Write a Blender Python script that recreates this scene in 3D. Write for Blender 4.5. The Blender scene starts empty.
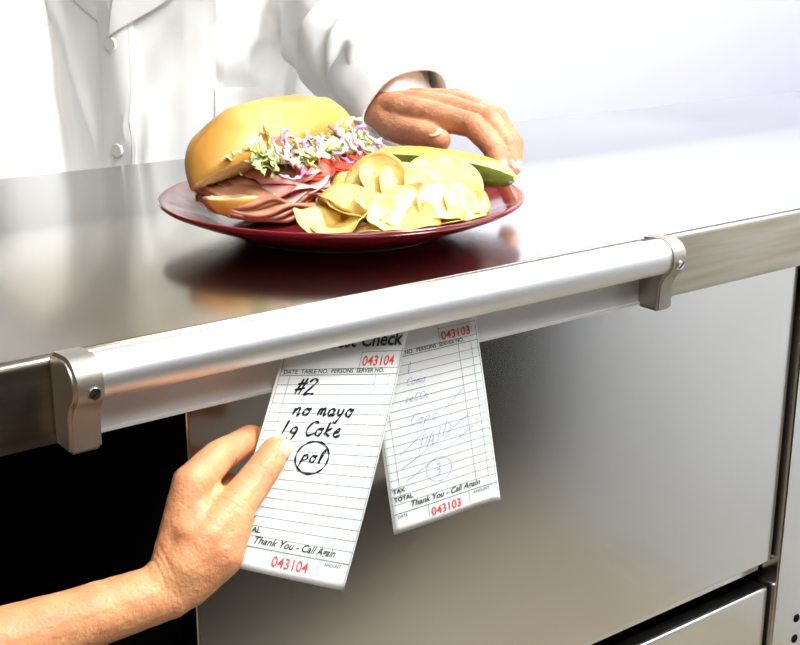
import bpy, bmesh, math, random
from mathutils import Vector, Matrix, noise
from mathutils.bvhtree import BVHTree
random.seed(7)
V=Vector
scn=bpy.context.scene
scn.view_settings.view_transform='Standard'
scn.view_settings.look='None'
scn.view_settings.exposure=0.0

# ------------------------------------------------------------ materials
def mat(name,col,rough=.5,metal=0,spec=.5,coat=0,sss=0,ssr=(1,.3,.15),noise_amt=0,nscale=20,bump=0,bscale=60,stretch=(1,1,1),col2=None,colscale=None,rough2=None):
    m=bpy.data.materials.new(name); m.use_nodes=True
    nt=m.node_tree; n=nt.nodes; l=nt.links
    b=n['Principled BSDF']
    b.inputs['Base Color'].default_value=(*col,1)
    b.inputs['Roughness'].default_value=rough
    b.inputs['Metallic'].default_value=metal
    b.inputs['Specular IOR Level'].default_value=spec
    b.inputs['Coat Weight'].default_value=coat
    b.inputs['Coat Roughness'].default_value=.08
    if sss:
        b.inputs['Subsurface Weight'].default_value=sss
        b.inputs['Subsurface Radius'].default_value=ssr
        b.inputs['Subsurface Scale'].default_value=.006
    tc=n.new('ShaderNodeTexCoord'); mp=n.new('ShaderNodeMapping'); mp.inputs['Scale'].default_value=stretch
    l.new(tc.outputs['Object'],mp.inputs['Vector'])
    if col2 is not None:
        nz=n.new('ShaderNodeTexNoise'); nz.inputs['Scale'].default_value=nscale; nz.inputs['Detail'].default_value=5
        l.new(mp.outputs[0],nz.inputs['Vector'])
        cr=n.new('ShaderNodeValToRGB'); cr.color_ramp.elements[0].position=.35; cr.color_ramp.elements[1].position=.65
        cr.color_ramp.elements[0].color=(*col,1); cr.color_ramp.elements[1].color=(*col2,1)
        l.new(nz.outputs[0],cr.inputs[0]); l.new(cr.outputs[0],b.inputs['Base Color'])
    if rough2 is not None:
        nz=n.new('ShaderNodeTexNoise'); nz.inputs['Scale'].default_value=nscale; nz.inputs['Detail'].default_value=4
        l.new(mp.outputs[0],nz.inputs['Vector'])
        mr=n.new('ShaderNodeMapRange'); mr.inputs[1].default_value=.3; mr.inputs[2].default_value=.7
        mr.inputs[3].default_value=rough; mr.inputs[4].default_value=rough2
        l.new(nz.outputs[0],mr.inputs[0]); l.new(mr.outputs[0],b.inputs['Roughness'])
    if bump:
        nb=n.new('ShaderNodeTexNoise'); nb.inputs['Scale'].default_value=bscale; nb.inputs['Detail'].default_value=4
        l.new(mp.outputs[0],nb.inputs['Vector'])
        bp=n.new('ShaderNodeBump'); bp.inputs['Strength'].default_value=bump; bp.inputs['Distance'].default_value=.002
        l.new(nb.outputs[0],bp.inputs['Height']); l.new(bp.outputs[0],b.inputs['Normal'])
    return m
M={}
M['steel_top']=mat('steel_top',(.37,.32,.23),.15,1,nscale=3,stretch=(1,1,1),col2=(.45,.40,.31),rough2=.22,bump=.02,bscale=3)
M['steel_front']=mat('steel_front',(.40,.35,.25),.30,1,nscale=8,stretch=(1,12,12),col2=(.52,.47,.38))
M['steel_panel']=mat('steel_panel',(.68,.67,.63),.16,1,nscale=4,col2=(.74,.73,.70),rough2=.21,bump=.01,bscale=6)
M['alu']=mat('brushed_aluminium',(.80,.79,.78),.48,1,nscale=30,stretch=(1,20,20),col2=(.86,.85,.84))
M['alu_strip']=mat('aluminium_strip',(.82,.82,.81),.5,.1)
M['nickel']=mat('cast_nickel',(.42,.38,.32),.42,.85,bump=.1,bscale=300)
M['screw']=mat('screw_metal',(.75,.74,.72),.25,1)
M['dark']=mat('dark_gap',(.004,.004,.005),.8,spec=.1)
M['paper']=mat('paper',(.88,.885,.87),.75,spec=.2)
M['green']=mat('green_ink',(.22,.36,.27),.8,spec=.1)
M['red']=mat('red_ink',(.75,.08,.07),.8,spec=.1)
M['black']=mat('black_ink',(.012,.012,.02),.6,spec=.2)
M['grey']=mat('print_ink',(.05,.07,.06),.8,spec=.1)
M['blue']=mat('blue_ink',(.20,.30,.60),.8,spec=.1)
M['plate']=mat('maroon_glaze',(.17,.008,.014),.14,spec=.5,coat=.5)
M['crust']=mat('bread_crust',(.76,.40,.085),.40,spec=.35,coat=.08,sss=.04,nscale=14,col2=(.58,.25,.04),bump=.3,bscale=60)
M['crumb']=mat('bread_crumb',(.85,.68,.36),.8,sss=.2,bump=.8,bscale=250)
M['ham']=mat('ham',(.82,.32,.28),.4,sss=.3,nscale=60,col2=(.86,.48,.42))
M['turkey']=mat('turkey',(.62,.33,.19),.5,sss=.3,nscale=50,col2=(.45,.18,.10),bump=.4,bscale=120)
M['tomato']=mat('tomato',(.66,.05,.03),.25,sss=.3,nscale=60,col2=(.78,.14,.07))
M['lettuce']=mat('lettuce',(.42,.56,.12),.4,sss=.2,nscale=40,col2=(.76,.82,.46))
M['lettuce_w']=mat('lettuce_pale',(.80,.84,.48),.4,sss=.2,nscale=40,col2=(.60,.70,.26))
M['onion']=mat('onion',(.42,.12,.30),.35,sss=.3,nscale=80,col2=(.80,.62,.72))
M['chip']=mat('potato_chip',(.93,.77,.33),.40,spec=.4,nscale=22,col2=(.88,.65,.20),bump=.5,bscale=130)
M['chip_edge']=mat('potato_chip_edge',(.86,.62,.20),.42,nscale=60,col2=(.70,.42,.10),bump=.4,bscale=130)
M['pskin']=mat('pickle_skin',(.10,.14,.02),.22,sss=.1,nscale=60,col2=(.20,.22,.04),bump=.3,bscale=90)
M['pflesh']=mat('pickle_flesh',(.60,.55,.14),.2,sss=.3,nscale=70,col2=(.42,.42,.09),bump=.3,bscale=120)
M['coat']=mat('white_cotton',(.88,.88,.86),.85,spec=.15,bump=.12,bscale=900)
M['seam']=mat('seam_thread',(.68,.68,.66),.9)
M['button']=mat('button_plastic',(.78,.77,.72),.35)
M['skinA']=mat('skin_server',(.76,.37,.17),.44,spec=.4,sss=.2,nscale=38,col2=(.66,.27,.125),bump=.35,bscale=420)
M['skinB']=mat('skin_cook',(.63,.30,.155),.47,spec=.35,sss=.15,nscale=45,col2=(.48,.195,.10),bump=.5,bscale=300)
M['nail']=mat('fingernail',(.88,.54,.38),.22,spec=.5,sss=.2)
M['hair']=mat('hair',(.03,.018,.01),.5)
M['eye']=mat('eye_white',(.8,.8,.78),.2)
M['trousers']=mat('trousers',(.03,.03,.035),.8)
M['shoe']=mat('shoe_leather',(.01,.01,.01),.35)
M['blackcloth']=mat('black_cloth',(.015,.015,.018),.8)
M['wallw']=mat('wall_paint',(.82,.835,.92),.8,spec=.1,nscale=2,col2=(.83,.845,.93))
M['wallp']=mat('partition_paint',(.82,.85,.90),.8,spec=.1)
M['walld']=mat('wall_dark',(.03,.025,.02),.9,spec=.1)
M['floor']=mat('floor_tile',(.28,.235,.175),.5,nscale=6,col2=(.33,.29,.22))
M['ceil']=mat('ceiling_tile',(.7,.7,.7),.9)
M['blackwood']=mat('black_laminate',(.006,.0055,.005),.9,spec=.08)
M['brownwood']=mat('brown_wood',(.11,.07,.035),.6,nscale=8,stretch=(1,1,8),col2=(.16,.10,.05))

# ------------------------------------------------------------ mesh helpers
def new_obj(name,bm=None,mats=(),parent=None,smooth=False,verts=None,faces=None):
    me=bpy.data.meshes.new(name)
    if bm is not None:
        bm.to_mesh(me); bm.free()
    else:
        me.from_pydata([tuple(v) for v in verts],[],faces)
    for m in mats: me.materials.append(M[m])
    if smooth:
        for p in me.polygons: p.use_smooth=True
    o=bpy.data.objects.new(name,me); bpy.context.collection.objects.link(o)
    if parent: o.parent=parent
    return o
def empty(name,loc=(0,0,0)):
    e=bpy.data.objects.new(name,None); bpy.context.collection.objects.link(e); e.empty_display_size=.05
    return e
def box(name,x0,x1,y0,y1,z0,z1,m,parent=None,bevel=0):
    bm=bmesh.new(); bmesh.ops.create_cube(bm,size=1)
    for v in bm.verts:
        v.co=V((x0+(v.co.x+.5)*(x1-x0),y0+(v.co.y+.5)*(y1-y0),z0+(v.co.z+.5)*(z1-z0)))
    if bevel: bmesh.ops.bevel(bm,geom=bm.edges[:],offset=bevel,segments=3,affect='EDGES',profile=.5)
    return new_obj(name,bm,[m],parent,smooth=False)
def extrude_profile(name,prof,x0,x1,m,parent=None,smooth=True):
    n=len(prof)
    vs=[(x0,y,z) for y,z in prof]+[(x1,y,z) for y,z in prof]
    fs=[(i,(i+1)%n,n+(i+1)%n,n+i) for i in range(n)]+[tuple(range(n))[::-1],tuple(range(n,2*n))]
    o=new_obj(name,None,[m],parent,verts=vs,faces=fs)
    bm=bmesh.new(); bm.from_mesh(o.data); bmesh.ops.recalc_face_normals(bm,faces=bm.faces); bm.to_mesh(o.data); bm.free()
    return o
def autosmooth(o,ang=35):
    for p in o.data.polygons: p.use_smooth=True
    bm=bmesh.new(); bm.from_mesh(o.data)
    for e in bm.edges:
        if len(e.link_faces)==2 and e.calc_face_angle(0)>math.radians(ang): e.smooth=False
    bm.to_mesh(o.data); bm.free()
def frame(d):
    d=d.normalized(); a=V((0,0,1)) if abs(d.z)<.9 else V((1,0,0))
    x=d.cross(a).normalized(); y=d.cross(x).normalized()
    return x,y,d
def add_sphere(bm,c,r,sc=(1,1,1),rot=None,seg=20):
    mt=Matrix.Translation(c)
    if rot is not None: mt=mt@rot.to_4x4()
    mt=mt@Matrix.Diagonal((r*sc[0],r*sc[1],r*sc[2],1))
    bmesh.ops.create_uvsphere(bm,u_segments=seg,v_segments=seg//2+2,radius=1,matrix=mt)
def add_capsule(bm,p0,r0,p1,r1,seg=20):
    p0=V(p0);p1=V(p1)
    add_sphere(bm,p0,r0,seg=seg); add_sphere(bm,p1,r1,seg=seg)
    d=p1-p0
    if d.length<1e-6: return
    x,y,z=frame(d); rot=Matrix((x,y,z)).transposed()
    mt=Matrix.Translation((p0+p1)/2)@rot.to_4x4()
    if rot.determinant()<0: rot=Matrix((y,x,z)).transposed(); mt=Matrix.Translation((p0+p1)/2)@rot.to_4x4()
    bmesh.ops.create_cone(bm,cap_ends=True,segments=seg,radius1=r0,radius2=r1,depth=d.length,matrix=mt)
def chain(bm,pts):
    for a,b in zip(pts,pts[1:]): add_capsule(bm,a[0],a[1],b[0],b[1])
def remeshed(name,bm,mats,parent,voxel,smooth_it=6,disp=None):
    o=new_obj(name+'_src',bm,mats)
    md=o.modifiers.new('r','REMESH'); md.mode='VOXEL'; md.voxel_size=voxel
    sm=o.modifiers.new('s','SMOOTH'); sm.factor=.5; sm.iterations=smooth_it
    dg=bpy.context.evaluated_depsgraph_get(); dg.update()
    me=bpy.data.meshes.new_from_object(o.evaluated_get(dg))
    me.name=name
    bpy.data.objects.remove(o)
    if disp:
        nor=[v.normal.copy() for v in me.vertices]
        for v,nn in zip(me.vertices,nor): v.co=v.co+nn*disp(v.co,nn)
    for p in me.polygons: p.use_smooth=True
    if not me.materials:
        for m in mats: me.materials.append(M[m])
    ob=bpy.data.objects.new(name,me); bpy.context.collection.objects.link(ob); ob.parent=parent
    return ob
mm=lambda *a: V([x/1000 for x in a])
RR=V((.804,-.595,0)); FH=V((.595,.804,0)); Z=V((0,0,1))
def creases(joints,amp=.0006):
    js=[(p,a.normalized(),r) for p,a,r in joints]
    def f(co,nn):
        d=.00035*noise.noise(co*160)+.0004*noise.noise(co*70)
        for p,a,r in js:
            q=co-p
            if q.length<r*1.7:
                t=q.dot(a)+.0008*noise.noise(co*300)
                for k in (-.0032,0,.0030): d-=amp*math.exp(-((t-k)/.0010)**2)
                d+=amp*.9*math.exp(-(t/.005)**2)
        return d
    return f

# ------------------------------------------------------------ room
FL=-1.05
box('floor',-3.5,4.5,-3.5,2.6,FL-.1,FL,'floor')
box('ceiling',-3.5,4.5,-3.5,2.6,1.75,1.85,'ceil')
box('wall_back',-3.5,4.5,2.6,2.7,FL,1.75,'wallw')
box('wall_front',-3.5,4.5,-3.6,-3.5,FL,1.75,'walld')
box('wall_left',-3.6,-3.5,-3.5,2.6,FL,1.75,'walld')
box('wall_right',4.5,4.6,-3.5,2.6,FL,1.75,'wallw')
box('wall_partition',1.40,1.50,-1.15,-.30,FL,1.75,'wallp')  # added out of view so the right of the steel panel reflects bright
box('baseboard_back',-3.5,4.5,2.585,2.6,FL,FL+.1,'walld')
cab=empty('black_sideboard')  # added out of view to give the steel front panel a dark reflection
def rotbox(name,cx,cy,ang,lx,ly,z0,z1,m,parent,bev=.005):
    o=box(name,-lx/2,lx/2,-ly/2,ly/2,z0,z1,m,parent,bev)
    o.matrix_local=Matrix.Translation((cx,cy,0))@Matrix.Rotation(ang,4,'Z'); return o
ca=math.radians(-22)
dirx=V((math.cos(ca),math.sin(ca),0)); diry=V((-math.sin(ca),math.cos(ca),0))
c0=V((1.0,-1.19,0))-diry*.25
rotbox('carcass',c0.x,c0.y,ca,2.3,.5,FL,FL+1.15,'blackwood',cab)
rotbox('top_board',c0.x,c0.y,ca,2.34,.54,FL+1.15,FL+1.18,'blackwood',cab)
for i in range(4):
    q=c0+dirx*(-.86+.575*i)+diry*.255
    rotbox('door_panel_%d'%i,q.x,q.y,ca,.56,.015,FL+.08,FL+1.12,'blackwood',cab)
cup=empty('tall_cupboard')  # unseen cupboard put in to turn the counter's near-left reflection brown
box('carcass',-1.9,.30,2.0,2.55,FL,1.25,'brownwood',cup,.006)
for i in range(4):
    box('door_%d'%i,-1.89+.546*i,-1.89+.546*i+.53,1.98,2.0,FL+.08,1.22,'brownwood',cup,.004)
    box('handle_%d'%i,-1.89+.546*i+.47,-1.89+.546*i+.49,1.955,1.98,.0,.16,'nickel',cup,.003)

# ------------------------------------------------------------ counter
ct=empty('steel_serving_counter')
prof=[(0.0,-.055),(0.0,-.006)]+[(.006-.006*math.cos(a),-.006+.006*math.sin(a)) for a in [math.radians(t) for t in (15,30,45,60,75)]]+[(.006,0),(.579,0),(.583,-.002),(.585,-.006),(.585,-.055)]
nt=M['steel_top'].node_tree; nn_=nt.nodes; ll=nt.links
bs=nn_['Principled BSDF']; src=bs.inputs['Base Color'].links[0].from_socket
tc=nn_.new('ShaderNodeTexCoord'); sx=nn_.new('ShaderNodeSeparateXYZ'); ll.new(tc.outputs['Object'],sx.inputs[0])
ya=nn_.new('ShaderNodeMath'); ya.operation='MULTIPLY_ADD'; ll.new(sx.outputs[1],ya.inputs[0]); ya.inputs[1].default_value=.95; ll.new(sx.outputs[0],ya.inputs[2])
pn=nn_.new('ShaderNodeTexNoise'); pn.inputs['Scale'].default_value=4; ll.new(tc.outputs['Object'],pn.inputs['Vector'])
shade_fac=nn_.new('ShaderNodeMath'); shade_fac.operation='MULTIPLY_ADD'; ll.new(pn.outputs[0],shade_fac.inputs[0]); shade_fac.inputs[1].default_value=.35; ll.new(ya.outputs[0],shade_fac.inputs[2])
mr=nn_.new('ShaderNodeMapRange'); mr.interpolation_type='SMOOTHSTEP'; mr.inputs[1].default_value=.08; mr.inputs[2].default_value=.68; ll.new(shade_fac.outputs[0],mr.inputs[0])
mx=nn_.new('ShaderNodeMix'); mx.data_type='RGBA'; ll.new(mr.outputs[0],mx.inputs[0]); ll.new(src,mx.inputs[6]); mx.inputs[7].default_value=(.74,.73,.71,1)  # reflected shade painted into the base colour, browner toward the near left
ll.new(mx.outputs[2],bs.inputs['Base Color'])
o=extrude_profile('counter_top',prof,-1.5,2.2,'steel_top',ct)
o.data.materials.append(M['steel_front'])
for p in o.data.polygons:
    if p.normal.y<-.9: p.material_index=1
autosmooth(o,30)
XL=-.105
box('front_panel',XL,.556,.03,.05,-.386,-.055,'steel_panel',ct,.002)
box('gap_rail',XL,.556,.045,.06,-.403,-.397,'steel_panel',ct)
box('gap_shadow_box',XL,.556,.06,.10,-.43,-.38,'dark',ct)
box('drawer_front',XL,.556,.03,.05,-.78,-.416,'steel_panel',ct,.003)
box('post_right',.560,.64,.022,.06,FL,-.055,'steel_panel',ct,.002)
box('post_seam',.604,.608,.0205,.03,-.30,-.075,'dark',ct)
box('side_panel',.645,2.2,.03,.05,FL+.1,-.055,'steel_panel',ct,.002)
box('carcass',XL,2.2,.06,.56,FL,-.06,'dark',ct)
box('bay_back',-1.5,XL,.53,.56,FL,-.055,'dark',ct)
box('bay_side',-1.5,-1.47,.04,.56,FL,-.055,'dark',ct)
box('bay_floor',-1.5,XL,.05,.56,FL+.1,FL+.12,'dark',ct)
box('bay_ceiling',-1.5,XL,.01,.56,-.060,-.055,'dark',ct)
box('kick_plate',-1.5,2.2,.05,.07,FL,-.95,'dark',ct)
for z in (-.465,-.49):
    bm=bmesh.new(); add_sphere(bm,V((.60,.022,z)),.005,(1,.4,1)); new_obj('rivet',bm,['dark'],ct,True)

# ------------------------------------------------------------ ticket rail
tr=empty('ticket_rail')
cy,cz,rb=-.0205,-.010,.0145
segs=40
pr=[(cy+rb*math.cos(2*math.pi*i/segs),cz+rb*math.sin(2*math.pi*i/segs)) for i in range(segs)]
o=extrude_profile('roller_bar',pr,-.188,.297,'alu',tr); autosmooth(o,40)
box('back_strip',-.188,.297,-.0022,-.0002,-.0535,-.004,'alu_strip',tr)
box('strip_lip',-.188,.297,-.0042,-.0002,-.0535,-.0515,'alu_strip',tr)
def bracket(name,x0,x1,sgn):
    pr=[(-.0002,-.056),(-.0002,.003),(-.012,.0045)]
    R=.0160
    for t in range(90,241,10):
        a=math.radians(t); pr.append((cy-.0002+R*math.cos(a)*1.0, cz-.001+R*math.sin(a)))
    pr+=[(-.024,-.034),(-.023,-.056)]
    o=extrude_profile(name,pr,x0,x1,'nickel',tr)
    bm=bmesh.new(); bm.from_mesh(o.data)
    es=[e for e in bm.edges if len(e.link_faces)==2 and e.calc_face_angle(0)>.9]
    bmesh.ops.bevel(bm,geom=es,offset=.0022,segments=3,affect='EDGES'); bm.to_mesh(o.data); bm.free()
    autosmooth(o,40)
bracket('bracket_left',-.2065,-.186,1)
bracket('bracket_right',.295,.3135,-1)
def screw(name,c,d,r):
    d=V(d).normalized(); x,y,z=frame(d); rot=Matrix((x,y,z)).transposed()
    if rot.determinant()<0: rot=Matrix((y,x,z)).transposed()
    bm=bmesh.new(); bmesh.ops.create_cone(bm,cap_ends=True,segments=24,radius1=r,radius2=r*.8,depth=.002,matrix=Matrix.Translation(c)@rot.to_4x4())
    new_obj(name,bm,['screw'],tr,False)
    bm=bmesh.new(); bmesh.ops.create_cube(bm,size=1,matrix=Matrix.Translation(V(c)+d*.001)@rot.to_4x4()@Matrix.Rotation(.7,4,'Z')@Matrix.Diagonal((r*1.5,r*.22,.0006,1)))
    new_obj(name+'_slot',bm,['dark'],tr,False)
screw('screw_left',V((-.1945,-.0369,-.015)),(0,-1,0),.0044)
screw('screw_right',V((.3045,-.0369,-.015)),(0,-1,0),.0044)

# ------------------------------------------------------------ tickets
class Ticket:
    def __init__(s,name,TL,TR,BR,BL,bow,curl):
        s.c=[V(TL),V(TR),V(BR),V(BL)]; s.bow=bow; s.curl=curl
        s.n=(s.c[3]-s.c[0]).cross(s.c[1]-s.c[0]).normalized()
        if s.n.y>0: s.n=-s.n
        s.W=.1; s.H=.19
        s.root=empty(name)
        nu,nv=16,36
        vs=[s.P(i/nu,j/nv,0) for j in range(nv+1) for i in range(nu+1)]
        fs=[(j*(nu+1)+i,j*(nu+1)+i+1,(j+1)*(nu+1)+i+1,(j+1)*(nu+1)+i) for j in range(nv) for i in range(nu)]
        o=new_obj('paper_sheet',None,['paper'],s.root,True,vs,fs)
        sd=o.modifiers.new('t','SOLIDIFY'); sd.thickness=.00015; sd.offset=0
        s.v=[];s.f=[];s.mi=[]
    def P(s,u,v,h=.00035):
        a=s.c[0].lerp(s.c[1],u); b=s.c[3].lerp(s.c[2],u)
        q=a.lerp(b,v)
        return q+s.n*(h+s.bow*math.sin(math.pi*v)+ .0015*math.sin(math.pi*u)*v + s.curl*max(0,u-.6)**2*v*v*6)
    def quad(s,u0,v0,u1,v1,m,h=.00035):
        nu=max(1,int(abs(u1-u0)*12)); nv=max(1,int(abs(v1-v0)*30))
        b=len(s.v)
        for j in range(nv+1):
            for i in range(nu+1): s.v.append(s.P(u0+(u1-u0)*i/nu,v0+(v1-v0)*j/nv,h))
        for j in range(nv):
            for i in range(nu):
                k=b+j*(nu+1)+i; s.f.append((k,k+1,k+nu+2,k+nu+1)); s.mi.append(m)
    def hline(s,v,u0=0,u1=1,m=0,w=.0004): s.quad(u0,v-w/s.H/2,u1,v+w/s.H/2,m)
    def vline(s,u,v0,v1,m=0,w=.0004): s.quad(u-w/s.W/2,v0,u+w/s.W/2,v1,m)
    def text(s,t,u,v,size,m,shear=0,align='LEFT',xs=1,bold=0):
        cu=bpy.data.curves.new('t','FONT'); cu.body=t; cu.size=size; cu.shear=shear; cu.align_x=align; cu.resolution_u=3; cu.offset=bold
        o=bpy.data.objects.new('t',cu); bpy.context.collection.objects.link(o)
        dg=bpy.context.evaluated_depsgraph_get(); me=bpy.data.meshes.new_from_object(o.evaluated_get(dg))
        b=len(s.v)
        for q in me.vertices: s.v.append(s.P(u+q.co.x*xs/s.W, v-q.co.y/s.H,.0005))
        for p in me.polygons: s.f.append(tuple(b+i for i in p.vertices)); s.mi.append(m)
        bpy.data.objects.remove(o); bpy.data.curves.remove(cu); bpy.data.meshes.remove(me)
    def stroke(s,pts,w,m):
        P=[V((a,b)) for a,b in pts]; out=[]
        for i in range(len(P)-1):
            p0=P[max(i-1,0)];p1=P[i];p2=P[i+1];p3=P[min(i+2,len(P)-1)]
            for k in range(5):
                t=k/5; out.append(.5*((2*p1)+(p2-p0)*t+(2*p0-5*p1+4*p2-p3)*t*t+(3*p1-p0-3*p2+p3)*t**3))
        out.append(P[-1]); b=len(s.v)
        for i,q in enumerate(out):
            d=(out[min(i+1,len(out)-1)]-out[max(i-1,0)])
            d=d.normalized() if d.length>1e-9 else V((1,0))
            nn=V((-d.y,d.x))*w/2*(.8+.3*math.sin(i*.9))
            for sg in (1,-1):
                r_=q+nn*sg; s.v.append(s.P(r_.x/s.W,r_.y/s.H,.0006))
        for i in range(len(out)-1):
            k=b+2*i; s.f.append((k,k+2,k+3,k+1)); s.mi.append(m)
    def write(s,t,u,v,h,w,m,slope=0,xw=1.0,sh=.25):
        G={'#':[[(.1,.35),(.8,.3)],[(.05,.7),(.8,.62)],[(.35,.0),(.2,1)],[(.65,0),(.5,1)]],
        '2':[[(.1,.25),(.35,0),(.65,.2),(.4,.6),(.05,1),(.35,.92),(.8,1)]],
        '1':[[(.35,0),(.3,1)]],
        'n':[[(.1,.5),(.1,1)],[(.1,.7),(.35,.45),(.5,.6),(.5,1),(.7,.9)]],
        'o':[[(.4,.5),(.12,.6),(.15,.95),(.45,1),(.6,.7),(.35,.5),(.7,.55)]],
        'm':[[(.05,.5),(.05,1)],[(.05,.65),(.25,.48),(.32,1)],[(.32,.65),(.55,.48),(.6,1),(.75,.9)]],
        'a':[[(.55,.55),(.25,.5),(.1,.8),(.3,1),(.55,.75),(.58,.5),(.58,1),(.78,.9)]],
        'y':[[(.1,.5),(.2,.9),(.5,.85),(.55,.5)],[(.55,.5),(.5,1.1),(.25,1.5),(.05,1.35)]],
        'g':[[(.55,.5),(.2,.5),(.15,.85),(.5,.85),(.58,.5),(.5,1.3),(.2,1.5),(.05,1.25)]],
        'l':[[(.2,1.0),(.4,.3),(.35,-.05),(.2,.2),(.2,.9),(.4,1)]],
        'c':[[(.7,.2),(.35,.05),(.05,.5),(.3,1),(.75,.85)]],
        'C':[[(.8,.1),(.4,.0),(.05,.5),(.3,1),(.85,.85)]],
        'k':[[(.15,0),(.12,1)],[(.55,.45),(.15,.75),(.6,1)]],
        'e':[[(.1,.78),(.5,.65),(.35,.45),(.1,.7),(.25,1),(.7,.9)]],
        'p':[[(.15,.45),(.1,1.5)],[(.15,.6),(.45,.4),(.55,.75),(.15,.95)]],
        'P':[[(.2,0),(.1,1)],[(.15,.05),(.6,.05),(.6,.5),(.15,.55)]],
        'A':[[(.05,1),(.4,0),(.65,1)],[(.15,.65),(.6,.6)]],
        'I':[[(.35,0),(.3,1)]],
        'D':[[(.15,0),(.1,1),(.6,.8),(.65,.3),(.1,0)]],
        '3':[[(.15,.1),(.5,0),(.5,.4),(.25,.48),(.6,.6),(.5,1),(.1,.95)]],
        's':[[(.6,.5),(.25,.5),(.3,.75),(.55,.85),(.15,1)]]}
        x=u*s.W; y=v*s.H
        for ch in t:
            if ch==' ': x+=h*.5; continue
            for st in G[ch]: s.stroke([(x+a*h*.9*xw+(1-b)*h*sh,y+b*h+(x-u*s.W)*slope+random.uniform(-.04,.04)*h) for a,b in st],w,m)
            x+=h*.74*xw
    def form(s,num):
        s.text('Guest Check',.24,.143,.0135,3,bold=.0003)
        s.text(num,.655,.216,.0100,1,xs=.92,bold=.00008)
        s.vline(.64,.155,.225); s.hline(.165,.64,.985); s.vline(.985,.155,.912); s.hline(.225,.02,.985)
        s.text('DATE  TABLE NO.  PERSONS  SERVER NO.',.04,.241,.0044,3,bold=.00005)
        s.hline(.248,.02,.985,0,.0006)
        s.vline(.10,.248,.87); s.vline(.80,.248,.87); s.vline(.92,.248,.87); s.vline(.02,.155,.912)
        for i in range(17): s.hline(.248+.0366*(i+1),.02,.985)
        s.text('TAX',.04,.820,.0052,3,bold=.00015); s.text('TOTAL',.04,.857,.0052,3,bold=.00015)
        s.text('Thank You - Call Again',.17,.897,.0070,3,shear=.35,bold=.00012)
        s.hline(.912,.02,.985,0,.0007)
        for uu in (.02,.33,.72,.985): s.vline(uu,.912,.972)
        s.text('DATE',.05,.932,.0035,3); s.text('AMOUNT',.76,.932,.0035,3)
        s.text(num,.35,.968,.0105,1,xs=.92,bold=.00008)
    def finish(s):
        o=new_obj('printing',None,['green','red','black','grey','blue'],s.root,False,s.v,s.f)
        for p,m in zip(o.data.polygons,s.mi): p.material_index=m
T1=Ticket('order_ticket',(-.0405,-.0056,-.003),(.060,-.0046,-.013),(-.033,-.053,-.189),(-.12,-.038,-.147),.002,-.004)
T1.form('043104')
T1.write('#2',.15,.262,.0115,.0017,2)
T1.write('no mayo',.19,.350,.0100,.0017,2,xw=1.0)
T1.write('1g Coke',.13,.425,.0100,.0017,2)
cx_,cy_=.44*.1,.560*.19
T1.stroke([(cx_+.0130*math.cos(a),cy_+.0115*math.sin(a)) for a in [i*.5 for i in range(14)]],.0015,2)
T1.write('pol',.35,.530,.0088,.0015,2)
T1.finish()
T2=Ticket('order_ticket.001',(.0140,-.0030,-.005),(.1140,-.0030,-.006),(.137,-.012,-.182),(.037,-.012,-.184),.001,.004)
T2.form('043103')
T2.write('l',.30,.28,.008,.00045,4)
T2.write('como',.28,.34,.0060,.00045,4,sh=.5)
T2.write('seccn',.24,.41,.0060,.00045,4,sh=.5)
T2.write('Cops',.26,.50,.0085,.0005,4,sh=.5)
T2.write('PAID',.30,.60,.013,.0005,4,slope=-.25,sh=.4,xw=.8)
for (a,b,c,d) in [(.14,.66,.80,.44),(.14,.72,.82,.56),(.16,.78,.84,.62)]: T2.stroke([(a*.1,b*.19),((a+c)/2*.1+.002,(b+d)/2*.19),(c*.1,d*.19)],.00045,4)
T2.stroke([(.047+.012*math.cos(a),.146+.010*math.sin(a)) for a in [i*.5 for i in range(14)]],.0005,4)
T2.write('3',.42,.745,.009,.0006,4)
T2.finish()

# ------------------------------------------------------------ plate
PC=V((.124,.18,0))
def PL(a,b,z): return PC+RR*a+FH*b+Z*z
prof=[(0,.004),(.080,.004),(.082,.0),(.088,.0),(.090,.004),(.112,.010),(.135,.0185),(.151,.0255),(.1535,.0280),(.153,.0305),(.150,.0308),(.134,.0235),(.117,.0165),(.108,.0125),(.095,.0105),(0,.010)]
def plate_h(r):
    pts=[(0,.0105),(.095,.0108),(.108,.0128),(.117,.0168),(.134,.0238),(.150,.0312),(.158,.0345),(.2,.045)]
    for (r0,z0),(r1,z1) in zip(pts,pts[1:]):
        if r<=r1: return z0+(z1-z0)*(r-r0)/(r1-r0)
    return .045
def rest(q,gap=.0016,rmax=.156):
    r=V((q.x-PC.x,q.y-PC.y)).length
    if r>rmax:
        k=rmax/r; q=V((PC.x+(q.x-PC.x)*k,PC.y+(q.y-PC.y)*k,q.z)); r=rmax
    h=plate_h(r)+gap
    if q.z<h: q=V((q.x,q.y,h))
    return q
ns=96; vs=[];fs=[]
for (r_,z_) in prof:
    for i in range(ns):
        a=2*math.pi*i/ns; vs.append(PC+V((r_*math.cos(a),r_*math.sin(a),z_+.0003)))
for j in range(len(prof)-1):
    for i in range(ns):
        fs.append((j*ns+i,j*ns+(i+1)%ns,(j+1)*ns+(i+1)%ns,(j+1)*ns+i))
pl=new_obj('dinner_plate',None,['plate'],None,True,vs,fs)
bm=bmesh.new(); bm.from_mesh(pl.data); bmesh.ops.remove_doubles(bm,verts=bm.verts,dist=1e-5); bmesh.ops.recalc_face_normals(bm,faces=bm.faces); bm.to_mesh(pl.data); bm.free()
sd=pl.modifiers.new('s','SUBSURF'); sd.levels=1; sd.render_levels=2

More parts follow.
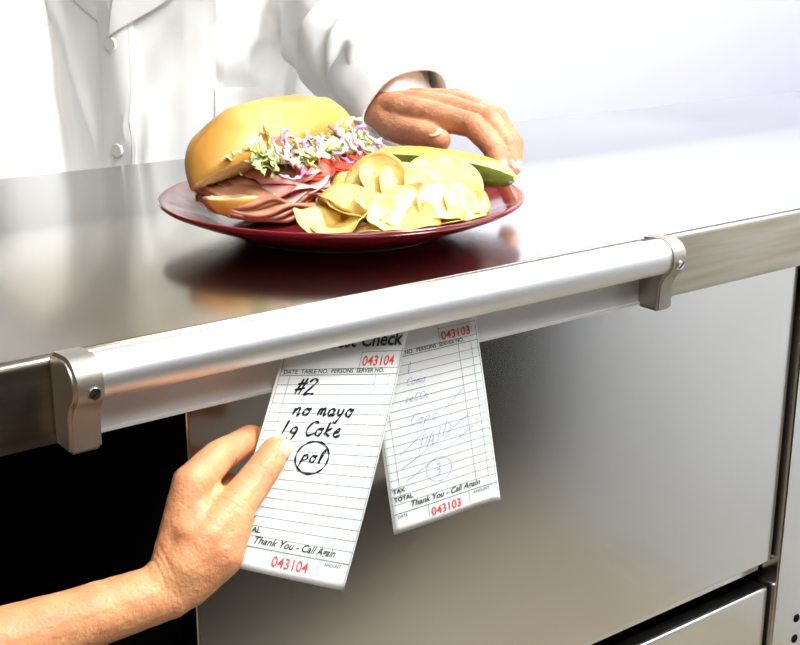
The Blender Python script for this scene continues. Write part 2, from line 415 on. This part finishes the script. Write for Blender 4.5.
# ------------------------------------------------------------ sandwich
sw=empty('sub_sandwich')
D=(RR*.66+FH*.75).normalized(); S=(RR*.75-FH*.66).normalized()
SC=PL(-.046,.006,0)
def SP(l,s,z): return SC+D*l+S*s+Z*z
def bun(name,hl,w,h,tilt,hs,hz,down=False,seed=0,rise=0):
    nl,nt=48,26; vs=[];fs=[];mi=[]
    for i in range(nl+1):
        l=-1+2*i/nl; k=max(0,(1-abs(l)**2.6))**.5; k=max(k,.02)
        row=[]
        for j in range(nt+1):
            th=math.pi*j/nt; x=-math.cos(th)*w*k; y=(max(0.0,math.sin(th))**.75)*h*(.35+.65*k)*(k**.3)
            nz=(noise.noise(V((l*2.2+seed,th*1.2,seed)))*.006+noise.noise(V((l*7+seed,th*3,seed)))*.0018)*k
            y+=nz if 0<j<nt else 0
            row.append((x,y))
        nb=8
        for j in range(1,nb):
            t=j/nb; x=w*k*(1-2*t); y=-.002*math.sin(math.pi*t)+noise.noise(V((l*20,t*9,seed)))*.0015
            row.append((x,y))
        for (x,y) in row:
            if down: y=-y
            x2=x+w; ca_,sa_=math.cos(tilt),math.sin(tilt)
            s_=x2*ca_-y*sa_; z_=x2*sa_+y*ca_
            vs.append(rest(SP(l*hl,hs+s_,hz+z_+rise*l)))
    m=nt+1+nb-1
    for i in range(nl):
        for j in range(m):
            fs.append((i*m+j,i*m+(j+1)%m,(i+1)*m+(j+1)%m,(i+1)*m+j)); mi.append(0 if j<nt else 1)
    fs.append(tuple(range(m)));mi.append(0); fs.append(tuple(range(nl*m,(nl+1)*m)));mi.append(0)
    o=new_obj(name,None,['crust','crumb'],sw,True,vs,fs)
    for p,q in zip(o.data.polygons,mi): p.material_index=q
    bm=bmesh.new(); bm.from_mesh(o.data); bmesh.ops.recalc_face_normals(bm,faces=bm.faces); bm.to_mesh(o.data); bm.free()
    return o
bun('bottom_bun',.086,.034,.024,math.radians(4),-.036,.034,down=True,seed=3)
bun('top_bun',.091,.038,.054,math.radians(31),-.044,.037,seed=1,rise=.008)
def sheet(name,l0,l1,s0,s1,z,m,amp,fr,seed,thick=.0018,droop=.0):
    nu,nv=60,10; vs=[];fs=[]
    for i in range(nu+1):
        for j in range(nv+1):
            l=l0+(l1-l0)*i/nu; t=j/nv
            taper=1-.40*abs(2*i/nu-1)**3
            s=s0+(s1-s0)*t*taper+.006*noise.noise(V((l*40,seed,0)))*t
            zz=z+amp*math.sin(l*fr+seed+t*1.3)*(.3+t)+amp*.6*noise.noise(V((l*70,t*3,seed)))-droop*t*t
            vs.append(rest(SP(l,s,zz)))
    fs=[(i*(nv+1)+j,(i+1)*(nv+1)+j,(i+1)*(nv+1)+j+1,i*(nv+1)+j+1) for i in range(nu) for j in range(nv)]
    o=new_obj(name,None,[m],sw,True,vs,fs)
    q=o.modifiers.new('t','SOLIDIFY'); q.thickness=thick
    return o
for i in range(5): sheet('turkey_slice_%d'%i,-.076,.06,-.03,.037+.003*(i%3),.029+.0030*i,'turkey',.0024,70+22*i,i*2.1,.0032,.010)
for i in range(5): sheet('ham_slice_%d'%i,-.062+.010*i,.045-.009*i,-.03,.042+.003*(i%2),.045+.0034*i,'ham',.0045,65+20*i,i*1.7+.5,.0012,.012)
def disc(name,c,nrm,r,h,m,parent,seg=28):
    x,y,z=frame(nrm); rot=Matrix((x,y,z)).transposed()
    if rot.determinant()<0: rot=Matrix((y,x,z)).transposed()
    bm=bmesh.new(); bmesh.ops.create_cone(bm,cap_ends=True,segments=seg,radius1=r,radius2=r,depth=h,matrix=Matrix.Translation(c)@rot.to_4x4())
    bmesh.ops.bevel(bm,geom=[e for e in bm.edges if e.calc_face_angle(0)>1],offset=h*.3,segments=2,affect='EDGES')
    o=new_obj(name,bm,[m],parent); autosmooth(o,50); return o
for i,(l,s,z,tl) in enumerate([(.002,.028,.058,.7),(.028,.028,.060,.7),(.052,.026,.062,.7)]):
    disc('tomato_slice_%d'%i,SP(l,s,z),Z+S*tl+D*.15*(i-1),.020,.005,'tomato',sw)
def ribbon_mesh(name,items,m,parent,thick=.0007):
    vs=[];fs=[];mi=[]
    for n_i,(pts,w,up) in enumerate(items):
        b=len(vs)
        for i,q in enumerate(pts):
            d=(pts[min(i+1,len(pts)-1)]-pts[max(i-1,0)]).normalized()
            sd_=d.cross(up); sd_=sd_.normalized() if sd_.length>1e-4 else V((1,0,0))
            ww=w*(.75+.25*math.sin(i*1.7+n_i))
            vs.append(q+sd_*ww/2+up*.0012*math.sin(i*1.9+n_i)); vs.append(q+up*.0010*math.sin(i*2.3)); vs.append(q-sd_*ww/2+up*.0014*math.cos(i*1.6+n_i))
        for i in range(len(pts)-1):
            k=b+3*i
            fs.append((k,k+3,k+4,k+1)); fs.append((k+1,k+4,k+5,k+2)); mi+=[n_i%len(m)]*2
    o=new_obj(name,None,m,parent,True,vs,fs)
    for p,q_ in zip(o.data.polygons,mi): p.material_index=q_
    q=o.modifiers.new('t','SOLIDIFY'); q.thickness=thick
    return o
def rv(): return V((random.uniform(-1,1),random.uniform(-1,1),random.uniform(-1,1)))
def curly(c,L,bend,n=10):
    an=random.uniform(0,6.28); e2=(S*.75-Z*.45)
    d=(D*math.cos(an)+e2*math.sin(an)*.8+rv()*.30).normalized()
    up=((Z*.7+S*.7)+rv()*.7).normalized(); side=d.cross(up).normalized()*random.choice((-1,1)); pts=[]; p_=c-d*L*.45
    for i in range(n):
        pts.append(p_.copy()); d=(d+side*bend/n+up*random.uniform(-.25,.25)).normalized(); p_=p_+d*L/n
    return pts,up
it=[]
for i in range(170):
    l=random.uniform(-.060,.074); t=random.random(); s=-.004+.040*t; z=.062+random.uniform(0,.007)+.009*math.sin(math.pi*min(1,t*1.05))*(.5+.5*random.random())
    pts,up=curly(SP(l,s,z),random.uniform(.014,.036),random.uniform(.2,1.6))
    it.append((pts,random.uniform(.0035,.0095),up))
ribbon_mesh('shredded_lettuce',it,['lettuce','lettuce_w','lettuce_w'],sw,.0005)
it=[]
for i in range(26):
    l=random.uniform(-.052,.078); s=random.uniform(.016,.038); z=random.uniform(.062,.076)
    c=SP(l,s,z); r_=random.uniform(.012,.017); nn=(Z*.6+S*.6+rv()*.35).normalized(); x,y,_=frame(nn); a0=random.uniform(0,6)
    pts=[c+x*r_*math.cos(a0+k*.18)+y*r_*math.sin(a0+k*.18) for k in range(14)]
    it.append((pts,.0038,nn))
ribbon_mesh('red_onion_rings',it,['onion'],sw,.0014)

# ------------------------------------------------------------ chips
cmi_=[]
def chip_mesh(vs,fs,c,n_,rad,k1,k2,seed,rot):
    x,y,z=frame(n_)
    x2=x*math.cos(rot)+y*math.sin(rot); y2=z.cross(x2)
    nr,na=9,40; b=len(vs)
    el=random.uniform(.74,.98)
    for i in range(nr+1):
        rr=i/nr
        for j in range(na):
            a=2*math.pi*j/na
            R=rad*rr*(1+.16*noise.noise(V((math.cos(a)*1.3+seed,math.sin(a)*1.3,seed)))*rr)
            px=R*math.cos(a); py=R*math.sin(a)*el
            h=k1*px*px/rad+k2*py*py/rad+.0016*rr*noise.noise(V((px*60,py*60,seed)))+.0016*rr*rr*math.sin(3*a+seed)+.0008*rr**3*math.sin(7*a+seed*2)
            vs.append(rest(c+x2*px+y2*py+z*h,.0022,.150))
    for i in range(nr):
        for j in range(na):
            fs.append((b+i*na+j,b+i*na+(j+1)%na,b+(i+1)*na+(j+1)%na,b+(i+1)*na+j))
            cmi_.append(1 if (i==nr-1 or (i>=nr-2 and noise.noise(V((j*.35,i,seed)))>.3)) else 0)
chips=[]
def layer(n,a0,a1,b0,b1,z0,z1,r0,r1,tilt):
    for i in range(n):
        t=(i+.5)/n
        a=a0+(a1-a0)*t+random.uniform(-.006,.006); b=b0+(b1-b0)*random.random()
        lim=-math.sqrt(max(0,.126**2-a*a)); b=max(b,lim)
        chips.append((a,b,random.uniform(z0,z1),(random.uniform(-.8,.8),random.uniform(-tilt,-tilt*.1),1),random.uniform(r0,r1)))
layer(7,-.018,.104,-.126,-.100,.027,.031,.020,.025,.8)
layer(6,-.012,.106,-.105,-.075,.031,.036,.020,.026,1.1)
layer(5,.000,.102,-.085,-.055,.036,.042,.021,.027,1.4)
layer(4,.010,.092,-.060,-.038,.040,.045,.021,.027,1.5)
chips+=[(.084,-.044,.044,(.15,-1.9,1),.030),(.030,-.048,.046,(-.3,-1.6,1),.027),(.056,-.054,.043,(.3,-1.3,1),.026),(.046,-.088,.038,(.1,-.7,1),.027),(.102,-.058,.038,(.7,-1.1,1),.022),(.008,-.088,.038,(-.6,-1.0,1),.025),(.080,-.090,.036,(.3,-.7,1),.026)]
vs=[];fs=[]
for i,(a,b,z_,nn,rad) in enumerate(chips):
    n_=(RR*nn[0]+FH*nn[1]+Z*nn[2]+rv()*.34)
    chip_mesh(vs,fs,PL(a,b,z_),n_,rad*1.04,random.uniform(.18,.42)*random.choice((1,1,-1)),random.uniform(-.18,.08),i*3.3,random.uniform(0,6))
o=new_obj('potato_chips',None,['chip','chip_edge'],None,True,vs,fs)
for p,q in zip(o.data.polygons,cmi_): p.material_index=q
q=o.modifiers.new('t','SOLIDIFY'); q.thickness=.0007; q.offset=1
# ------------------------------------------------------------ pickle spear
def spear():
    p0=PL(.024,.020,.056); p1=PL(.142,-.034,.050)
    d=(p1-p0); L=d.length; d.normalize(); sd_=d.cross(Z).normalized()
    if sd_.dot(FH)>0: sd_=-sd_
    n=30; vs=[];fs=[];mi=[]
    sec=[]
    R=.0145
    for j in range(13):
        a=math.radians(-150+j*180/12*1.0)
        sec.append((math.cos(a)*R,math.sin(a)*R*.95,0))
    sec2=[(.35*R,.55*R,1),(-.05*R,.85*R,1),(-.55*R,.35*R,1)]
    full=sec+sec2
    m=len(full)
    for i in range(n+1):
        t=i/n; k=max(.05,(1-abs(2*t-1)**5))**.5
        c=p0.lerp(p1,t)+Z*(.004*math.sin(math.pi*t))
        wob=1+.05*noise.noise(V((t*9,0,0)))
        for (x,y,_) in full: vs.append(rest(c+sd_*x*k*wob+Z*y*k*wob))
    for i in range(n):
        for j in range(m):
            fs.append((i*m+j,i*m+(j+1)%m,(i+1)*m+(j+1)%m,(i+1)*m+j)); mi.append(0 if j<12 else 1)
    fs.append(tuple(range(m)));mi.append(1);fs.append(tuple(range(n*m,(n+1)*m)));mi.append(1)
    o=new_obj('pickle_spear',None,['pskin','pflesh'],None,True,vs,fs)
    for p,q in zip(o.data.polygons,mi): p.material_index=q
    bm=bmesh.new(); bm.from_mesh(o.data); bmesh.ops.recalc_face_normals(bm,faces=bm.faces); bm.to_mesh(o.data); bm.free()
    autosmooth(o,45)
spear()

# ------------------------------------------------------------ server hand
sh=empty('server_hand')
bm=bmesh.new()
W=mm(-165,-56,-143)
chain(bm,[(W,.0175),(mm(-230,-46,-149),.0195),(mm(-297,-37,-154),.024),(mm(-425,-52,-148),.034),(mm(-560,-130,-40),.042),(mm(-720,-260,120),.05)])
thumb=[(W,.0165),(mm(-154,-60,-128),.0160),(mm(-140,-59,-115),.0155),(mm(-117,-54,-103),.0130),(mm(-90,-42,-90),.0110),(mm(-74,-34.0,-82),.0098)]
chain(bm,thumb); thumb=thumb[1:]
index=[(W,.0150),(mm(-137,-38,-87),.0125),(mm(-110,-24,-80),.0108),(mm(-78,-9,-80),.0092),(mm(-62,-6,-86),.0078)]
chain(bm,index)
middle=[(W,.0150),(mm(-132,-20,-106),.0125),(mm(-96,-3,-112),.0095),(mm(-73,-4,-121),.0085),(mm(-68,-11,-130),.0075)]
chain(bm,middle)
ring=[(W,.0150),(mm(-129,-12,-126),.0120),(mm(-93,5,-138),.0092),(mm(-73,3,-150),.0082),(mm(-73,-6,-158),.0072)]
chain(bm,ring)
pinky=[(W,.0140),(mm(-134,-9,-140),.0110),(mm(-101,8,-156),.0082),(mm(-84,7,-166),.0072),(mm(-82,0,-172),.0065)]
chain(bm,pinky)
add_capsule(bm,mm(-143,-56,-112),.013,mm(-136,-37,-93),.0118)
add_capsule(bm,mm(-126,-54,-106),.0095,mm(-126,-36,-93),.0095)
add_capsule(bm,mm(-150,-50,-125),.016,mm(-131,-18,-116),.012)
add_capsule(bm,mm(-146,-58,-122),.0155,mm(-170,-55,-141),.0165)
add_capsule(bm,mm(-119,-56,-106),.0135,mm(-134,-63,-124),.0165)
add_capsule(bm,mm(-134,-63,-124),.0165,mm(-155,-58,-140),.0165)
add_capsule(bm,mm(-130,-60,-118),.0150,mm(-146,-52,-112),.0150)
js=[(thumb[3][0],thumb[4][0]-thumb[2][0],.011),(thumb[2][0],thumb[3][0]-thumb[1][0],.0130),(index[2][0],index[3][0]-index[1][0],.0108),(index[1][0],index[2][0]-index[1][0],.0125),(W,mm(60,-10,12),.017)]
remeshed('hand_and_forearm',bm,['skinA'],sh,.0012,9,creases(js,.00040))
def nail(name,c,nrm,axis,w,l,parent,h=.0012):
    z=nrm.normalized(); y=(axis-z*axis.dot(z)).normalized(); x=y.cross(z)
    rot=Matrix((x,y,z)).transposed()
    bm=bmesh.new(); add_sphere(bm,c,1,(w,l,h),rot); return new_obj(name,bm,['nail'],parent,True)
ax=(thumb[4][0]-thumb[3][0]).normalized(); nn=(V((.15,-.95,.25)))
nn=(nn-ax*nn.dot(ax)).normalized()
nail('thumb_nail',thumb[4][0]+ax*.0008+nn*.0082,nn,ax,.0058,.0074,sh,.0021)
bm=bmesh.new()
chain(bm,[(mm(-520,-107,-73),.050),(mm(-600,-165,0),.056),(mm(-730,-268,128),.066)])
remeshed('short_sleeve',bm,['blackcloth'],sh,.006,4)

# ------------------------------------------------------------ cook
ck=empty('cook')
bm=bmesh.new()
cW=mm(278,338,74)
chain(bm,[(cW,.0225),(mm(298,400,92),.027),(mm(325,470,112),.034)])
chain(bm,[(cW+mm(14,4,3),.018),(mm(312,400,96),.024)])
cth=[(mm(266,303,62),.016),(mm(260,270,60),.0145),(mm(255,238,62),.0122),(mm(251,209,60),.0106)]
chain(bm,[(cW,.02)]+cth)
cin=[(cW,.020),(mm(271,243,76),.0138),(mm(274,190,74),.0112),(mm(277,164,56),.0096),(mm(277,156,40),.0084)]
cmi=[(cW,.020),(mm(289,250,82),.0138),(mm(296,194,77),.0114),(mm(295,166,57),.0098),(mm(290,158,39),.0086)]
cri=[(cW+mm(10,0,3),.018),(mm(306,258,85),.0130),(mm(318,208,74),.0108),(mm(314,178,54),.0092),(mm(304,168,35),.0082)]
cpi=[(cW+mm(16,3,3),.016),(mm(322,274,84),.0120),(mm(336,232,73),.0096),(mm(333,206,55),.0082),(mm(323,194,37),.0074)]
for c_ in (cin,cmi,cri,cpi): chain(bm,c_)
add_capsule(bm,mm(271,290,66),.017,mm(273,250,72),.013)
add_capsule(bm,mm(296,290,78),.019,mm(296,255,79),.014)
js=[(c_[k][0],c_[k+1][0]-c_[k-1][0],c_[k][1]) for c_ in (cin,cmi,cri,cpi) for k in (2,3)]+[(cth[2][0],cth[3][0]-cth[1][0],.012)]
remeshed('left_hand',bm,['skinB'],ck,.0016,4,creases(js,.0008))
ax=(cth[3][0]-cth[2][0]).normalized(); nn=V((-.55,-.2,.8)); nn=(nn-ax*nn.dot(ax)).normalized()
nail('thumb_nail',cth[3][0]+nn*.0090,nn,ax,.0062,.0080,ck)
for i,c_ in enumerate((cin,cmi,cri,cpi)):
    ax=(c_[4][0]-c_[3][0]).normalized(); nn=V((.1,-1,.1)); nn=(nn-ax*nn.dot(ax)).normalized()
    nail('finger_nail_%d'%i,c_[4][0]-ax*.002+nn*(c_[4][1]-.0012),nn,ax,.0045,.006,ck)
# torso
TCn=V((.275,.800,0)); ang=math.radians(30)
camd=-FH; fd=(camd*math.cos(ang)-RR*math.sin(ang)).normalized(); ld=V((-fd.y,fd.x,0))
levels=[(-.62,.19,.14),(-.5,.20,.15),(-.35,.205,.16),(-.2,.195,.155),(-.05,.19,.15),(.1,.195,.15),(.22,.205,.15),(.32,.20,.14),(.40,.165,.11),(.44,.10,.08),(.47,.065,.065)]
ns=48; vs=[];fs=[]
for z_,w_,d_ in levels:
    for i in range(ns):
        a=2*math.pi*i/ns; c_,s_=math.cos(a),math.sin(a)
        vs.append(TCn+ld*w_*math.copysign(abs(c_)**.85,c_)+fd*d_*math.copysign(abs(s_)**.85,s_)+Z*z_)
for j in range(len(levels)-1):
    for i in range(ns): fs.append((j*ns+i,j*ns+(i+1)%ns,(j+1)*ns+(i+1)%ns,(j+1)*ns+i))
fs.append(tuple(range(ns))[::-1]); fs.append(tuple(range((len(levels)-1)*ns,len(levels)*ns)))
me=bpy.data.meshes.new('t'); me.from_pydata([tuple(v) for v in vs],[],fs)
bm=bmesh.new(); bm.from_mesh(me); bmesh.ops.recalc_face_normals(bm,faces=bm.faces)
lsh=TCn+ld*.165+Z*.37; rsh=TCn-ld*.165+Z*.37
slv=[(lsh,.08),(mm(405,650,270),.078),(mm(385,585,175),.074),(mm(345,505,135),.066),(mm(318,400,100),.053),(mm(304,345,82),.046)]
chain(bm,slv)
chain(bm,[(rsh,.085),(mm(125,885,220),.074),(mm(58,818,40),.068),(mm(58,755,-110),.056),(mm(95,715,-225),.046)])
def ridged(p_):
    return 1-abs(noise.noise(p_))*2
def cdisp(co,nn):
    rel=co-TCn
    sx_=rel.dot(ld)
    a=.016*ridged(V((sx_*6.5+co.z*1.2,co.z*1.6,1.3)))**2+.007*ridged(V((sx_*15-co.z*5,co.z*4,7.7)))**2+.003*noise.noise(V((co.x*26,co.y*26,co.z*14+3)))
    if co.y<.62 and co.x>.25:
        u_=co.dot(V((.25,.85,.45)))
        a=.012*ridged(V((co.x*7,u_*11,co.z*8)))**2+.005*math.sin(u_*80+9*noise.noise(co*7))+.003*noise.noise(co*30)
    return a-.008
coat=remeshed('chef_coat',bm,['coat'],ck,.0055,4,cdisp)
bv=BVHTree.FromPolygons([v.co.copy() for v in coat.data.vertices],[tuple(p.vertices) for p in coat.data.polygons])
def surf(sx,z_,off=.003):
    o_=TCn+ld*sx+fd*.6+Z*z_
    h=bv.ray_cast(o_,-fd)
    return (h[0]+fd*off) if h[0] is not None else TCn+ld*sx+fd*.15+Z*z_
def patch(name,f,nu,nv,m,th=.002,off=.002):
    vs=[surf(*f(i/nu,j/nv),off) for j in range(nv+1) for i in range(nu+1)]
    fs=[(j*(nu+1)+i,j*(nu+1)+i+1,(j+1)*(nu+1)+i+1,(j+1)*(nu+1)+i) for j in range(nv) for i in range(nu)]
    o=new_obj(name,None,[m],ck,True,vs,fs); q=o.modifiers.new('t','SOLIDIFY'); q.thickness=th; q.offset=1
    q=o.modifiers.new('b','BEVEL'); q.width=.0008; q.segments=2
    return o
PX=.052
patch('placket',lambda u,v:(PX-.022+.044*u,-.5+.66*v),4,90,'coat',.003,.0015)
patch('placket_seam',lambda u,v:(PX+.018+.0010*u,-.5+.66*v),1,90,'seam',.0010,.0042)
patch('chest_pocket',lambda u,v:(.150+.030*u,-.05+.12*v),8,12,'coat',.0015,.0010)
patch('lapel_left',lambda u,v:(PX+.080*u*(1-.10*v)+.03*v,.13+.17*v+.05*u*(1-v)),8,12,'coat',.004,.007)
patch('lapel_right',lambda u,v:(PX-.075*u*(1-.15*v)-.02*v,.13+.17*v+.05*u*(1-v)),8,12,'coat',.004,.004)
for i,z_ in enumerate((-.30,-.16,-.002,.12)):
    c_=surf(PX,z_,.006); bm=bmesh.new()
    x,y,zz=frame(fd); rot=Matrix((x,y,zz)).transposed()
    if rot.determinant()<0: rot=Matrix((y,x,zz)).transposed()
    bmesh.ops.create_cone(bm,cap_ends=True,segments=24,radius1=.0085,radius2=.0075,depth=.003,matrix=Matrix.Translation(c_)@rot.to_4x4())
    new_obj('button_%d'%i,bm,['button'],ck)
cp=[(mm(318,400,100),.054),(mm(310,368,90),.052),(mm(302,338,80),.049),(mm(296,314,73),.048)]
vs=[];fs=[];na=40
for k,(c_,r_) in enumerate(cp):
    d=(cp[-1][0]-cp[0][0]).normalized(); x,y,_=frame(d)
    for j in range(na):
        a=2*math.pi*j/na; R=r_*(1+.06*math.sin(3*a+1)+.03*math.sin(5*a))
        vs.append(c_+x*R*math.cos(a)+y*R*math.sin(a)*.9)
fs=[(k*na+j,k*na+(j+1)%na,(k+1)*na+(j+1)%na,(k+1)*na+j) for k in range(3) for j in range(na)]
o=new_obj('sleeve_cuff',None,['coat'],ck,True,vs,fs); q=o.modifiers.new('t','SOLIDIFY'); q.thickness=.003; q.offset=-1
# head
bm=bmesh.new(); HC=TCn+fd*.02+Z*.66
rotH=Matrix((ld,-fd,Z)).transposed()
add_capsule(bm,TCn+Z*.42,.06,TCn+fd*.01+Z*.56,.055)
add_sphere(bm,HC+Z*.02,1,(.077,.097,.10),rotH); add_sphere(bm,HC+fd*.02-Z*.045,1,(.058,.07,.065),rotH)
add_capsule(bm,HC+fd*.09+Z*.015,.008,HC+fd*.108-Z*.018,.013)
for s_ in (1,-1):
    add_sphere(bm,HC+ld*.078*s_-Z*.005,1,(.010,.018,.032),rotH)
add_sphere(bm,HC+fd*.085-Z*.052,1,(.026,.012,.008),rotH)
remeshed('head',bm,['skinB'],ck,.004,5)
for s_ in (1,-1):
    bm=bmesh.new(); add_sphere(bm,HC+fd*.084+ld*.031*s_+Z*.012,.012); new_obj('eye_%s'%('left' if s_>0 else 'right'),bm,['eye'],ck,True)
    bm=bmesh.new(); add_sphere(bm,HC+fd*.0945+ld*.031*s_+Z*.012,.004); new_obj('pupil_%s'%('left' if s_>0 else 'right'),bm,['hair'],ck,True)
bm=bmesh.new(); add_sphere(bm,HC-fd*.014+Z*.045,1,(.084,.098,.092),rotH); add_sphere(bm,HC-fd*.045-Z*.01,1,(.076,.062,.075),rotH)
remeshed('hair',bm,['hair'],ck,.005,3)
bm=bmesh.new(); w0=mm(96,712,-238)
chain(bm,[(mm(80,735,-190),.026),(w0,.022),(mm(120,690,-300),.026)])
for k in range(4):
    b_=mm(105+9*k,700-8*k,-325); chain(bm,[(b_,.011),(b_+mm(4,-4,-40),.0095),(b_+mm(0,4,-66+abs(k-1)*6),.008)])
chain(bm,[(mm(100,690,-275),.013),(mm(90,668,-310),.011),(mm(95,662,-335),.009)])
remeshed('right_hand',bm,['skinB'],ck,.003,4)
bm=bmesh.new()
for s_ in (1,-1):
    chain(bm,[(TCn+ld*.09*s_+Z*-.50,.10),(TCn+ld*.095*s_-Z*.72+fd*.01,.075),(TCn+ld*.1*s_-Z*.96,.058)])
remeshed('trousers',bm,['trousers'],ck,.01,4)
bm=bmesh.new()
for s_ in (1,-1):
    add_capsule(bm,TCn+ld*.1*s_+Z*(FL+.045),.044,TCn+ld*.11*s_+fd*.14+Z*(FL+.036),.035)
remeshed('shoes',bm,['shoe'],ck,.006,3)

# ------------------------------------------------------------ lights
def area(name,loc,target,size,power,col=(1,1,1),sy=None):
    l=bpy.data.lights.new(name,'AREA'); l.energy=power; l.color=col; l.size=size
    if sy: l.shape='RECTANGLE'; l.size_y=sy
    o=bpy.data.objects.new(name,l); bpy.context.collection.objects.link(o); o.location=loc
    o.rotation_euler=(V(target)-V(loc)).to_track_quat('-Z','Y').to_euler()
    return o
area('ceiling_light_dining',(-.6,-1.3,1.65),(.1,.2,-.1),1.0,48,(1,.97,.93),1.0)
area('ceiling_light_pass',(.9,.3,1.68),(.7,.3,-1),1.2,17,(.95,.97,1),.6)
area('ceiling_light_kitchen',(2.6,1.2,1.68),(2.6,2.6,.2),3.4,106,(.95,.96,1),.8)
area('ceiling_light_side',(.75,-.75,1.6),(1.4,-.8,-.9),.6,86,(.96,.98,1),.6)  # extra lamp, added only to brighten the unseen partition
w=bpy.data.worlds.new('world'); scn.world=w; w.use_nodes=True
w.node_tree.nodes['Background'].inputs[0].default_value=(.9,.93,1,1); w.node_tree.nodes['Background'].inputs[1].default_value=.3

# ------------------------------------------------------------ camera
f=1250.0; p=math.atan(383/f)
yaw=math.pi/2-math.atan2(1765,1307)
fh=V((math.sin(yaw),math.cos(yaw),0)); rr=V((math.cos(yaw),-math.sin(yaw),0))
F=fh*math.cos(p)-Z*math.sin(p); U=fh*math.sin(p)+Z*math.cos(p)
cam=bpy.data.cameras.new('camera'); cam.sensor_width=36; cam.lens=36*f/800; cam.clip_start=.02
co=bpy.data.objects.new('camera',cam); bpy.context.collection.objects.link(co)
mw=Matrix((rr,U,-F)).transposed().to_4x4(); mw.translation=V((-.4555,-.6845,.235))
co.matrix_world=mw; scn.camera=co
